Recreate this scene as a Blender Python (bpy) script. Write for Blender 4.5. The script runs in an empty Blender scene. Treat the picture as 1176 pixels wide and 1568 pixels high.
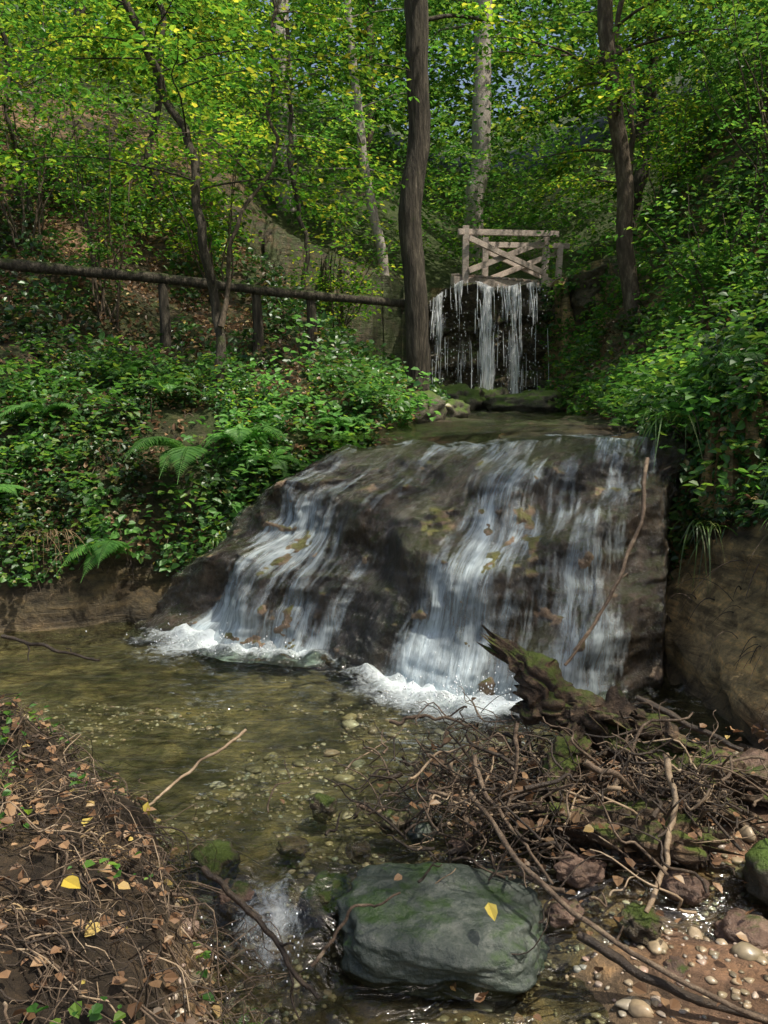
import bpy, math
import numpy as np
from mathutils import Vector
R = np.random.RandomState(7)
sc = bpy.context.scene
pi = math.pi

# ---------------------------------------------------------------- noise
def _h(ix, iy, iz, seed):
    n = (ix.astype(np.int64)*374761393 + iy.astype(np.int64)*668265263 + iz.astype(np.int64)*2147483647 + seed*1274126177) & 0xffffffff
    n = ((n ^ (n >> 13)) * 1274126177) & 0xffffffff
    n = ((n ^ (n >> 16)) * 2246822519) & 0xffffffff
    n = n ^ (n >> 15)
    return (n & 0xffffff)/float(0xffffff)
def vn(x, y, z=0.0, seed=0):
    x, y, z = np.broadcast_arrays(np.asarray(x, float), np.asarray(y, float), np.asarray(z, float))
    ix, iy, iz = np.floor(x), np.floor(y), np.floor(z)
    fx, fy, fz = x-ix, y-iy, z-iz
    fx = fx*fx*(3-2*fx); fy = fy*fy*(3-2*fy); fz = fz*fz*(3-2*fz)
    r = 0
    flat = not np.any(fz)
    for a in (0, 1):
        for b in (0, 1):
            for c in ((0,) if flat else (0, 1)):
                w = (fx if a else 1-fx)*(fy if b else 1-fy)*(fz if c else 1-fz)
                r = r + w*_h(ix+a, iy+b, iz+c, seed)
    return r*2-1
def fbm(x, y, z=0.0, o=4, seed=0):
    s = 0; a = 1.0; f = 1.0; t = 0
    for i in range(o):
        s = s + a*vn(np.asarray(x)*f, np.asarray(y)*f, np.asarray(z)*f, seed+i*17); t += a; a *= .5; f *= 2.03
    return s/t
def sm(a, b, v):
    t = np.clip((v-a)/(b-a), 0, 1); return t*t*(3-2*t)
def nrm(v):
    return v/np.maximum(np.linalg.norm(v, axis=-1, keepdims=True), 1e-9)

# ---------------------------------------------------------------- mesh builder
class B:
    def __init__(s):
        s.v = []; s.f = []; s.m = []; s.n = 0; s.sm = []
    def add(s, verts, faces, mat=0, smooth=True):
        verts = np.asarray(verts, float).reshape(-1, 3); faces = np.asarray(faces, int)
        s.v.append(verts); s.f.append(faces+s.n); s.m.append(np.full(len(faces), mat, int)); s.sm.append(np.full(len(faces), smooth, bool)); s.n += len(verts)
    def obj(s, name, mats, attrs=None, parent=None):
        me = bpy.data.meshes.new(name)
        V = np.concatenate(s.v)
        me.vertices.add(len(V)); me.vertices.foreach_set('co', V.ravel())
        loops = np.concatenate([f.ravel() for f in s.f]); tot = np.concatenate([np.full(len(f), f.shape[1]) for f in s.f])
        st = np.concatenate([[0], np.cumsum(tot)[:-1]])
        me.loops.add(len(loops)); me.loops.foreach_set('vertex_index', loops.astype(np.int32))
        me.polygons.add(len(tot)); me.polygons.foreach_set('loop_start', st.astype(np.int32)); me.polygons.foreach_set('loop_total', tot.astype(np.int32))
        me.polygons.foreach_set('material_index', np.concatenate(s.m).astype(np.int32))
        me.polygons.foreach_set('use_smooth', np.concatenate(s.sm))
        me.update(calc_edges=True)
        for m in mats: me.materials.append(m)
        for k, (ty, a) in (attrs or {}).items():
            at = me.attributes.new(k, ty, 'POINT')
            at.data.foreach_set('value' if ty == 'FLOAT' else ('color' if ty == 'FLOAT_COLOR' else 'vector'), np.asarray(a, float).ravel())
        o = bpy.data.objects.new(name, me); sc.collection.objects.link(o)
        if parent: o.parent = parent
        return o
def empty(name):
    o = bpy.data.objects.new(name, None); sc.collection.objects.link(o); return o
def gridfaces(nu, nv, wrap=False):
    i, j = np.meshgrid(np.arange(nu-1), np.arange(nv if wrap else nv-1), indexing='ij')
    a = i*nv+j; b = i*nv+(j+1) % nv; c = (i+1)*nv+(j+1) % nv; d = (i+1)*nv+j
    return np.stack([a, b, c, d], -1).reshape(-1, 4)
def smooth_path(P, n):
    P = np.asarray(P, float)
    d = np.concatenate([[0], np.cumsum(np.linalg.norm(np.diff(P, axis=0), axis=1))]); d /= d[-1]
    t = np.linspace(0, 1, n)
    Q = np.stack([np.interp(t, d, P[:, k]) for k in range(3)], -1)
    for _ in range(2):
        Q[1:-1] = .25*Q[:-2]+.5*Q[1:-1]+.25*Q[2:]
    return Q
def tube(b, P, r, k=8, mat=0, rough=0.0, seed=0, rs=8.0):
    P = np.asarray(P, float); n = len(P); r = np.broadcast_to(np.asarray(r, float), (n,))
    T = nrm(np.gradient(P, axis=0))
    ref = np.array([0, 0, 1.]) if abs(T[:, 2]).mean() < .8 else np.array([1., 0, 0])
    U = nrm(np.cross(T, ref)); W = np.cross(T, U)
    a = np.linspace(0, 2*pi, k, endpoint=False)
    off = U[:, None]*np.cos(a)[None, :, None]+W[:, None]*np.sin(a)[None, :, None]
    rr = np.repeat(r[:, None], k, 1)
    if rough:
        Q = P[:, None]+off*r[:, None, None]
        rr = rr*(1+rough*fbm(Q[..., 0]*rs, Q[..., 1]*rs, Q[..., 2]*rs*.5, 3, seed))
    V = P[:, None]+off*rr[..., None]
    b.add(V.reshape(-1, 3), gridfaces(n, k, True), mat)
    c = np.arange(k)
    b.add(np.concatenate([V[0], [P[0]]]), np.stack([c, np.full(k, k), (c+1) % k], -1), mat)
    b.add(np.concatenate([V[-1], [P[-1]]]), np.stack([c, (c+1) % k, np.full(k, k)], -1), mat)
def leaves(b, P, D, N, size, w=.36, mat=0, fold=.12, tip=-.12, simple=False):
    P = np.asarray(P, float); n = len(P); size = np.broadcast_to(np.asarray(size, float), (n,))[:, None]
    X = nrm(D); Y = nrm(np.cross(N, X)); Z = np.cross(X, Y)
    if simple:
        prof = [(0, 0, 0), (.42, w, fold), (1, 0, tip), (.42, -w, fold)]
        V = np.stack([P+size*(X*a+Y*c+Z*e) for a, c, e in prof], 1)
        b.add(V.reshape(-1, 3), np.arange(n)[:, None]*4+np.array([[0, 1, 2, 3]]), mat, False); return
    prof = [(0, 0, 0), (.28, w, fold), (.68, w*.8, fold*.7), (1, 0, tip), (.68, -w*.8, fold*.7), (.28, -w, fold)]
    V = np.stack([P+size*(X*a+Y*c+Z*e) for a, c, e in prof], 1)
    base = np.arange(n)[:, None]*6
    F = np.concatenate([base+np.array([[0, 1, 2, 3]]), base+np.array([[0, 3, 4, 5]])])
    b.add(V.reshape(-1, 3), F, mat, False)
def rnd(n, k=3): return R.uniform(-1, 1, (n, k))
def sprays(b, C, az, L, K, size, droop=.25, pitch=0.0, mat=0, w=.36, tilt=.45, simple=False):
    C = np.asarray(C, float); N = len(C); L = np.broadcast_to(L, (N,))
    pit = pitch+R.uniform(-.25, .25, N)
    d = nrm(np.stack([np.cos(az), np.sin(az), pit], -1)); side = nrm(np.cross(np.array([0, 0, 1.]), d))
    roll = R.uniform(-.35, .35, N)[:, None]; up = nrm(np.cross(d, side)); side = side*np.cos(roll)+up*np.sin(roll)
    t = (np.arange(K)+R.uniform(0, 1, (N, K)))/K
    sg = np.where(R.rand(N, K) < .5, -1., 1.)
    off = sg*R.uniform(0, 1, (N, K))*np.sin(pi*np.clip(t*.85+.1, 0, 1))*.42*L[:, None]
    P = C[:, None]+d[:, None]*(t*L[:, None])[..., None]+side[:, None]*off[..., None]
    P[..., 2] -= droop*L[:, None]*(t**2)+.3*np.abs(off)**2/np.maximum(L[:, None], .1)+R.uniform(-.04, .04, (N, K))
    P = P.reshape(-1, 3)
    D = (d[:, None]*.7+side[:, None]*(sg*.8)[..., None]).reshape(-1, 3)+rnd(N*K)*.4
    D[:, 2] -= .15
    Nn = np.array([0, 0, 1.])+rnd(N*K)*tilt
    leaves(b, P, D, Nn, size*R.uniform(.6, 1.25, N*K), w, mat, simple=simple)

# ---------------------------------------------------------------- materials
def newmat(name):
    m = bpy.data.materials.new(name); m.use_nodes = True
    nt = m.node_tree; nt.nodes.clear()
    o = nt.nodes.new('ShaderNodeOutputMaterial')
    def nd(t, **kw):
        n = nt.nodes.new(t)
        for k, v in kw.items(): setattr(n, k, v)
        return n
    return m, nt, o, nd, nt.links.new
def ramp(nd, cols, interp='LINEAR'):
    n = nd('ShaderNodeValToRGB'); e = n.color_ramp.elements; n.color_ramp.interpolation = interp
    while len(e) < len(cols): e.new(.5)
    for i, (p, c) in enumerate(cols):
        e[i].position = p; e[i].color = (*c, 1) if len(c) == 3 else c
    return n
def leafmat(name, cols, trans=.5, gloss=.06, clump=.4):
    m, nt, o, nd, ln = newmat(name)
    g = nd('ShaderNodeNewGeometry'); r = ramp(nd, cols); ln(g.outputs['Random Per Island'], r.inputs[0])
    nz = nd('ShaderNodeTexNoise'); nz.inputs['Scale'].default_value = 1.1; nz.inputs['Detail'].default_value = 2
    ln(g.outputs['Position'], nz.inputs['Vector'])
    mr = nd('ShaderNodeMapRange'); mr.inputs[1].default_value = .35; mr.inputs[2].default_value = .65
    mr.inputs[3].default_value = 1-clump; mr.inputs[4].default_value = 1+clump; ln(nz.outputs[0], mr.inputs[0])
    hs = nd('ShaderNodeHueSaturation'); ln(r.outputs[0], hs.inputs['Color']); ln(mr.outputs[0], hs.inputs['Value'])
    df = nd('ShaderNodeBsdfDiffuse'); tr = nd('ShaderNodeBsdfTranslucent'); ln(hs.outputs[0], df.inputs[0])
    h2 = nd('ShaderNodeHueSaturation'); h2.inputs['Hue'].default_value = .49; h2.inputs['Saturation'].default_value = 1.05; h2.inputs['Value'].default_value = 2.2
    ln(hs.outputs[0], h2.inputs['Color']); ln(h2.outputs[0], tr.inputs[0])
    mx = nd('ShaderNodeMixShader'); mx.inputs[0].default_value = trans; ln(df.outputs[0], mx.inputs[1]); ln(tr.outputs[0], mx.inputs[2])
    if gloss <= 0: ln(mx.outputs[0], o.inputs[0]); return m
    gl = nd('ShaderNodeBsdfGlossy'); gl.inputs['Roughness'].default_value = .42; gl.inputs[0].default_value = (.8, .85, .8, 1)
    m2 = nd('ShaderNodeMixShader'); m2.inputs[0].default_value = gloss; ln(mx.outputs[0], m2.inputs[1]); ln(gl.outputs[0], m2.inputs[2])
    ln(m2.outputs[0], o.inputs[0]); return m
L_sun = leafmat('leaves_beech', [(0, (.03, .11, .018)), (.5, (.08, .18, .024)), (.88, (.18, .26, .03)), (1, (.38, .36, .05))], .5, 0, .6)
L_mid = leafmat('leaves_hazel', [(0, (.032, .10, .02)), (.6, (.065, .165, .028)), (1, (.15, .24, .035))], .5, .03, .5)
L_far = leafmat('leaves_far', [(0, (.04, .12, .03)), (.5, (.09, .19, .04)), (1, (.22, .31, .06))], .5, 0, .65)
L_ivy = leafmat('leaves_undergrowth', [(0, (.018, .065, .016)), (.6, (.042, .12, .022)), (.93, (.1, .19, .03)), (1, (.25, .18, .05))], .3, .06, .55)
L_fern = leafmat('fern_green', [(0, (.07, .19, .045)), (1, (.14, .3, .07))], .4, .03)
L_grass = leafmat('grass_green', [(0, (.06, .14, .02)), (.8, (.13, .22, .04)), (1, (.28, .23, .1))], .3)
L_dead = leafmat('dead_leaves', [(0, (.1, .055, .03)), (.5, (.19, .11, .06)), (.93, (.28, .18, .1)), (1, (.4, .32, .08))], .15, .03)
L_straw = leafmat('dry_grass', [(0, (.12, .08, .04)), (1, (.34, .25, .14))], .15, .03)
L_yel = leafmat('yellow_leaf', [(0, (.4, .28, .03)), (1, (.42, .36, .08))], .2)

def solid(name, c1, c2, c3=None, scale=6, rough=.8, bump=.4, stretch=(1, 1, 1), bscale=None, moss=None, mosslvl=.55, spec=.4, bdist=.03):
    m, nt, o, nd, ln = newmat(name)
    g = nd('ShaderNodeNewGeometry'); mp = nd('ShaderNodeMapping'); mp.inputs['Scale'].default_value = stretch; ln(g.outputs['Position'], mp.inputs[0])
    nz = nd('ShaderNodeTexNoise'); nz.inputs['Scale'].default_value = scale; nz.inputs['Detail'].default_value = 8; nz.inputs['Roughness'].default_value = .7
    ln(mp.outputs[0], nz.inputs['Vector'])
    r = ramp(nd, [(.3, c1), (.52, c2), (.72, c3 or c2)]); ln(nz.outputs[0], r.inputs[0])
    col = r.outputs[0]
    if moss:
        n2 = nd('ShaderNodeTexNoise'); n2.inputs['Scale'].default_value = 6; n2.inputs['Detail'].default_value = 8; n2.inputs['Roughness'].default_value = .7; ln(g.outputs['Position'], n2.inputs['Vector'])
        sx = nd('ShaderNodeSeparateXYZ'); ln(g.outputs['Normal'], sx.inputs[0])
        ma = nd('ShaderNodeMath', operation='MULTIPLY_ADD'); ln(sx.outputs[2], ma.inputs[0]); ma.inputs[1].default_value = .22; ln(n2.outputs[0], ma.inputs[2])
        rr = ramp(nd, [(mosslvl, (0, 0, 0)), (mosslvl+.12, (1, 1, 1))]); ln(ma.outputs[0], rr.inputs[0])
        mx = nd('ShaderNodeMix', data_type='RGBA'); ln(rr.outputs[0], mx.inputs[0]); ln(col, mx.inputs[6]); mx.inputs[7].default_value = (*moss, 1); col = mx.outputs[2]
    bs = nd('ShaderNodeBsdfPrincipled'); ln(col, bs.inputs['Base Color']); bs.inputs['Roughness'].default_value = rough
    bs.inputs['Specular IOR Level'].default_value = spec
    nb = nd('ShaderNodeTexNoise'); nb.inputs['Scale'].default_value = bscale or scale*4; nb.inputs['Detail'].default_value = 7; nb.inputs['Roughness'].default_value = .65; ln(mp.outputs[0], nb.inputs['Vector'])
    bp = nd('ShaderNodeBump'); bp.inputs['Strength'].default_value = bump; bp.inputs['Distance'].default_value = bdist; ln(nb.outputs[0], bp.inputs['Height']); ln(bp.outputs[0], bs.inputs['Normal'])
    ln(bs.outputs[0], o.inputs[0]); return m
M_bark = solid('bark_dark', (.014, .012, .009), (.072, .06, .043), (.2, .17, .125), 26, .9, 1.0, (1, 1, .13), 40, moss=(.06, .08, .02), mosslvl=.62, bdist=.05)
M_barkg = solid('bark_grey', (.16, .13, .11), (.34, .3, .26), (.46, .43, .38), 9, .85, .6, (1, 1, .4))
M_barkl = solid('bark_light', (.035, .026, .018), (.12, .09, .06), (.34, .28, .2), 14, .85, .9, (1, 1, .3), moss=(.06, .08, .02), mosslvl=.64)
M_stick = solid('stick_wood', (.045, .03, .02), (.14, .098, .065), (.32, .25, .17), 22, .7, .5)
M_stickd = solid('stick_wet', (.016, .012, .009), (.045, .032, .022), (.1, .07, .045), 18, .45, .5)
M_stickp = solid('stick_pale', (.16, .11, .065), (.3, .22, .14), (.42, .34, .24), 18, .6, .3)
M_log = solid('rotten_mossy_log', (.018, .012, .008), (.085, .055, .032), (.32, .21, .12), 16, .6, 1.0, (1, 1, 1), 34, moss=(.09, .12, .018), mosslvl=.62)
M_plank = solid('weathered_plank', (.28, .21, .17), (.5, .42, .36), (.6, .54, .48), 12, .8, .3, (1, 4, 4))
M_boulder = solid('wet_green_stone', (.022, .032, .026), (.055, .07, .056), (.15, .16, .135), 14, .36, .9, bscale=30, moss=(.03, .06, .015), mosslvl=.7, spec=.5, bdist=.015)
M_mossrock = solid('mossy_rock', (.03, .03, .02), (.1, .09, .06), (.22, .18, .13), 9, .6, .9, moss=(.08, .13, .018), mosslvl=.56)
M_redrock = solid('wet_brown_stone', (.06, .04, .03), (.17, .11, .08), (.32, .22, .16), 9, .4, .9, moss=(.06, .09, .018), mosslvl=.7)
M_darkrock = solid('wet_tufa_rock', (.03, .024, .016), (.12, .095, .06), (.3, .23, .14), 5, .35, 1.0, (1, 1, 1.6), bscale=12, moss=(.07, .1, .02), mosslvl=.58, bdist=.08)

m, nt, o, nd, ln = newmat('river_pebbles'); M_peb = m
g = nd('ShaderNodeNewGeometry'); r = ramp(nd, [(0, (.12, .10, .07)), (.3, (.26, .21, .13)), (.55, (.36, .27, .17)), (.7, (.24, .24, .2)), (.85, (.36, .24, .18)), (1, (.48, .42, .33))]); ln(g.outputs['Random Per Island'], r.inputs[0])
nz = nd('ShaderNodeTexNoise'); nz.inputs['Scale'].default_value = 40; nz.inputs['Detail'].default_value = 4; ln(g.outputs['Position'], nz.inputs['Vector'])
hs = nd('ShaderNodeHueSaturation'); ln(r.outputs[0], hs.inputs['Color']); mr = nd('ShaderNodeMapRange'); mr.inputs[3].default_value = .5; mr.inputs[4].default_value = 1.5; ln(nz.outputs[0], mr.inputs[0]); ln(mr.outputs[0], hs.inputs['Value'])
bs = nd('ShaderNodeBsdfPrincipled'); ln(hs.outputs[0], bs.inputs['Base Color']); bs.inputs['Roughness'].default_value = .35; ln(bs.outputs[0], o.inputs[0])

m, nt, o, nd, ln = newmat('forest_ground'); M_ground = m
at = nd('ShaderNodeAttribute', attribute_name='Col'); g = nd('ShaderNodeNewGeometry')
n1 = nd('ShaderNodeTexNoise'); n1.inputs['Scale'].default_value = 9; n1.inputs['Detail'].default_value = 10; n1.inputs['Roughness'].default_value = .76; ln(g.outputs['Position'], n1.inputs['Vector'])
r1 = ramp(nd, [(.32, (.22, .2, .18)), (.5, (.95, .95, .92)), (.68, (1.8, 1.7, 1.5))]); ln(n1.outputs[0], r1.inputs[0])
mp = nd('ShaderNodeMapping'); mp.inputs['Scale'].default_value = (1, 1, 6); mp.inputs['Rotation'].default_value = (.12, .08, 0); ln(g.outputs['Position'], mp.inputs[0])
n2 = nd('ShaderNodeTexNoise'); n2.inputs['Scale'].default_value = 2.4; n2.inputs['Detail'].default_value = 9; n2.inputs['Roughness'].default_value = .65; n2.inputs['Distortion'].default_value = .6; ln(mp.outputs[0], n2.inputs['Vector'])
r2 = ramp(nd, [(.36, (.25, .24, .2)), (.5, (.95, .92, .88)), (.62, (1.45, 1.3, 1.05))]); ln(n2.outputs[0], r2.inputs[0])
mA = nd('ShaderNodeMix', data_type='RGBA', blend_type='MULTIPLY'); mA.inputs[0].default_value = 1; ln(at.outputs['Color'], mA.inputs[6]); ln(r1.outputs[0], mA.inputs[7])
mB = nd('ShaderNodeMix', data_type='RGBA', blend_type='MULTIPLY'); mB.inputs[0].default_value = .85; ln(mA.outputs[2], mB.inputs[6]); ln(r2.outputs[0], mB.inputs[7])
n3 = nd('ShaderNodeTexNoise'); n3.inputs['Scale'].default_value = 3.2; n3.inputs['Detail'].default_value = 9; n3.inputs['Roughness'].default_value = .7; ln(g.outputs['Position'], n3.inputs['Vector'])
atm = nd('ShaderNodeAttribute', attribute_name='moss')
am = nd('ShaderNodeMath', operation='ADD'); ln(n3.outputs[0], am.inputs[0]); ln(atm.outputs['Fac'], am.inputs[1])
r3 = ramp(nd, [(.6, (0, 0, 0)), (.74, (1, 1, 1))]); ln(am.outputs[0], r3.inputs[0])
mC = nd('ShaderNodeMix', data_type='RGBA'); ln(r3.outputs[0], mC.inputs[0]); ln(mB.outputs[2], mC.inputs[6]); mC.inputs[7].default_value = (.06, .085, .018, 1)
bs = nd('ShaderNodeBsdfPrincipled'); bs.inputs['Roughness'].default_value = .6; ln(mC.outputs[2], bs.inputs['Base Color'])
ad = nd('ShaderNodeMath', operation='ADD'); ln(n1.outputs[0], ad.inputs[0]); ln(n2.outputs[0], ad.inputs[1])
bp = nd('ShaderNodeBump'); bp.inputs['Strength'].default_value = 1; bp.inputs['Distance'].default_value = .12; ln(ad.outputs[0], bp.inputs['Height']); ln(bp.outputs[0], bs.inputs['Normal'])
ln(bs.outputs[0], o.inputs[0])

M_trav = solid('travertine_wet', (.045, .032, .018), (.19, .135, .085), (.42, .29, .2), 8, .28, 1.0, (1, 1, .6), 20, moss=(.12, .12, .03), mosslvl=.6, spec=.5, bdist=.045)

def watermat(name, tint, foamc=(.74, .82, .84)):
    m, nt, o, nd, ln = newmat(name)
    g = nd('ShaderNodeNewGeometry'); at = nd('ShaderNodeAttribute', attribute_name='foam')
    mp = nd('ShaderNodeMapping'); mp.inputs['Scale'].default_value = (.7, 1.6, 1); mp.inputs['Rotation'].default_value = (0, 0, .25); ln(g.outputs['Position'], mp.inputs[0])
    n1 = nd('ShaderNodeTexNoise'); n1.inputs['Scale'].default_value = 8; n1.inputs['Detail'].default_value = 4; n1.inputs['Distortion'].default_value = .8; ln(mp.outputs[0], n1.inputs['Vector'])
    bp = nd('ShaderNodeBump'); bp.inputs['Strength'].default_value = .9; bp.inputs['Distance'].default_value = .05; ln(n1.outputs[0], bp.inputs['Height'])
    fr = nd('ShaderNodeFresnel'); fr.inputs['IOR'].default_value = 1.5; ln(bp.outputs[0], fr.inputs['Normal'])
    gl = nd('ShaderNodeBsdfGlossy'); gl.inputs['Roughness'].default_value = .06; ln(bp.outputs[0], gl.inputs['Normal'])
    tr = nd('ShaderNodeBsdfTransparent'); tr.inputs[0].default_value = (*tint, 1)
    mx = nd('ShaderNodeMixShader'); ln(fr.outputs[0], mx.inputs[0]); ln(tr.outputs[0], mx.inputs[1]); ln(gl.outputs[0], mx.inputs[2])
    df = nd('ShaderNodeBsdfDiffuse'); df.inputs[0].default_value = (*foamc, 1)
    n2 = nd('ShaderNodeTexNoise'); n2.inputs['Scale'].default_value = 16; n2.inputs['Detail'].default_value = 9; n2.inputs['Roughness'].default_value = .8; n2.inputs['Distortion'].default_value = 1.8; ln(g.outputs['Position'], n2.inputs['Vector'])
    mm = nd('ShaderNodeMath', operation='MULTIPLY_ADD'); ln(n2.outputs[0], mm.inputs[0]); mm.inputs[1].default_value = 1.7; ln(at.outputs['Fac'], mm.inputs[2])
    mr = nd('ShaderNodeMapRange'); mr.inputs[1].default_value = 1.15; mr.inputs[2].default_value = 1.95; mr.inputs[4].default_value = .88; ln(mm.outputs[0], mr.inputs[0])
    m2 = nd('ShaderNodeMixShader'); ln(mr.outputs[0], m2.inputs[0]); ln(mx.outputs[0], m2.inputs[1]); ln(df.outputs[0], m2.inputs[2])
    ln(m2.outputs[0], o.inputs[0]); return m
M_water = watermat('stream_water', (.82, .89, .78))
M_water2 = watermat('stream_water_shallow', (.88, .9, .8))

def fallmat(name, su, sv, lo, hi, white=(.70, .81, .85), film=True):
    m, nt, o, nd, ln = newmat(name)
    a = nd('ShaderNodeAttribute', attribute_name='st'); fl = nd('ShaderNodeAttribute', attribute_name='flow')
    mp = nd('ShaderNodeMapping'); mp.inputs['Scale'].default_value = (su, sv, 1); ln(a.outputs['Vector'], mp.inputs[0])
    n1 = nd('ShaderNodeTexNoise'); n1.inputs['Scale'].default_value = 1; n1.inputs['Detail'].default_value = 7; n1.inputs['Roughness'].default_value = .74; n1.inputs['Distortion'].default_value = .5; ln(mp.outputs[0], n1.inputs['Vector'])
    mp2 = nd('ShaderNodeMapping'); mp2.inputs['Scale'].default_value = (su*.28, sv*.8, 1); mp2.inputs['Location'].default_value = (3, 7, 0); ln(a.outputs['Vector'], mp2.inputs[0])
    n2 = nd('ShaderNodeTexNoise'); n2.inputs['Scale'].default_value = 1; n2.inputs['Detail'].default_value = 3; ln(mp2.outputs[0], n2.inputs['Vector'])
    s1 = nd('ShaderNodeMath', operation='MULTIPLY_ADD'); ln(n2.outputs[0], s1.inputs[0]); s1.inputs[1].default_value = .8; ln(n1.outputs[0], s1.inputs[2])
    s2 = nd('ShaderNodeMath', operation='ADD'); ln(s1.outputs[0], s2.inputs[0]); ln(fl.outputs['Fac'], s2.inputs[1])
    mr = nd('ShaderNodeMapRange'); mr.inputs[1].default_value = lo; mr.inputs[2].default_value = hi; ln(s2.outputs[0], mr.inputs[0])
    bp = nd('ShaderNodeBump'); bp.inputs['Strength'].default_value = .9; bp.inputs['Distance'].default_value = .05; ln(s1.outputs[0], bp.inputs['Height'])
    df = nd('ShaderNodeBsdfDiffuse'); df.inputs[0].default_value = (*white, 1); ln(bp.outputs[0], df.inputs['Normal'])
    fr = nd('ShaderNodeFresnel'); fr.inputs['IOR'].default_value = 1.6; ln(bp.outputs[0], fr.inputs['Normal'])
    gl = nd('ShaderNodeBsdfGlossy'); gl.inputs['Roughness'].default_value = .16; ln(bp.outputs[0], gl.inputs['Normal'])
    tr = nd('ShaderNodeBsdfTransparent'); tr.inputs[0].default_value = (.95, .97, .96, 1)
    mx = nd('ShaderNodeMixShader')
    if film: ln(fr.outputs[0], mx.inputs[0])
    else:
        mx.inputs[0].default_value = 0.0; tr.inputs[0].default_value = (1, 1, 1, 1)
    ln(tr.outputs[0], mx.inputs[1]); ln(gl.outputs[0], mx.inputs[2])
    m2 = nd('ShaderNodeMixShader'); ln(mr.outputs[0], m2.inputs[0]); ln(mx.outputs[0], m2.inputs[1]); ln(df.outputs[0], m2.inputs[2])
    ln(m2.outputs[0], o.inputs[0]); return m
M_fall = fallmat('falling_water', 66, 5.5, .94, 1.55)
M_fall2 = fallmat('falling_water_free', 40, 2.6, .96, 1.28, (.88, .9, .92), False)
m, nt, o, nd, ln = newmat('white_water'); M_white = m
d_ = nd('ShaderNodeBsdfPrincipled'); d_.inputs['Base Color'].default_value = (.84, .87, .9, 1); d_.inputs['Roughness'].default_value = .3; ln(d_.outputs[0], o.inputs[0])

# ---------------------------------------------------------------- terrain
ipt = np.interp
def f_left(y): return ipt(y, [1.0, 2.0, 2.6, 3.05, 3.8, 4.2, 4.8], [-.35, -.42, -.55, -.84, -1.47, -1.97, -4.5])+.06*vn(np.asarray(y)*5, 0, 0, 2)
def yb(x): return ipt(x, [-8, -4, -2.7, -1.5, -.9, -.28, 1.7, 2.2, 4], [4.6, 5.3, 5.85, 6.25, 6.4, 6.55, 5.5, 5.3, 5.0])
def xl(y): return ipt(y, [6.3, 7, 8, 10, 13, 15, 17, 30], [-.28, -.1, .12, .62, .8, .8, 1.2, 3.0])
def xr(y): return ipt(y, [5.2, 6, 8, 10, 13, 15, 17, 30], [1.74, 1.85, 2.2, 2.5, 2.6, 2.75, 3.2, 5.0])
def xc(y): return ipt(y, [0, 2, 3, 3.8, 4.4, 5.0, 5.6, 8], [2.9, 2.5, 2.1, 1.86, 1.8, 1.74, 1.82, 2.3])
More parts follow.
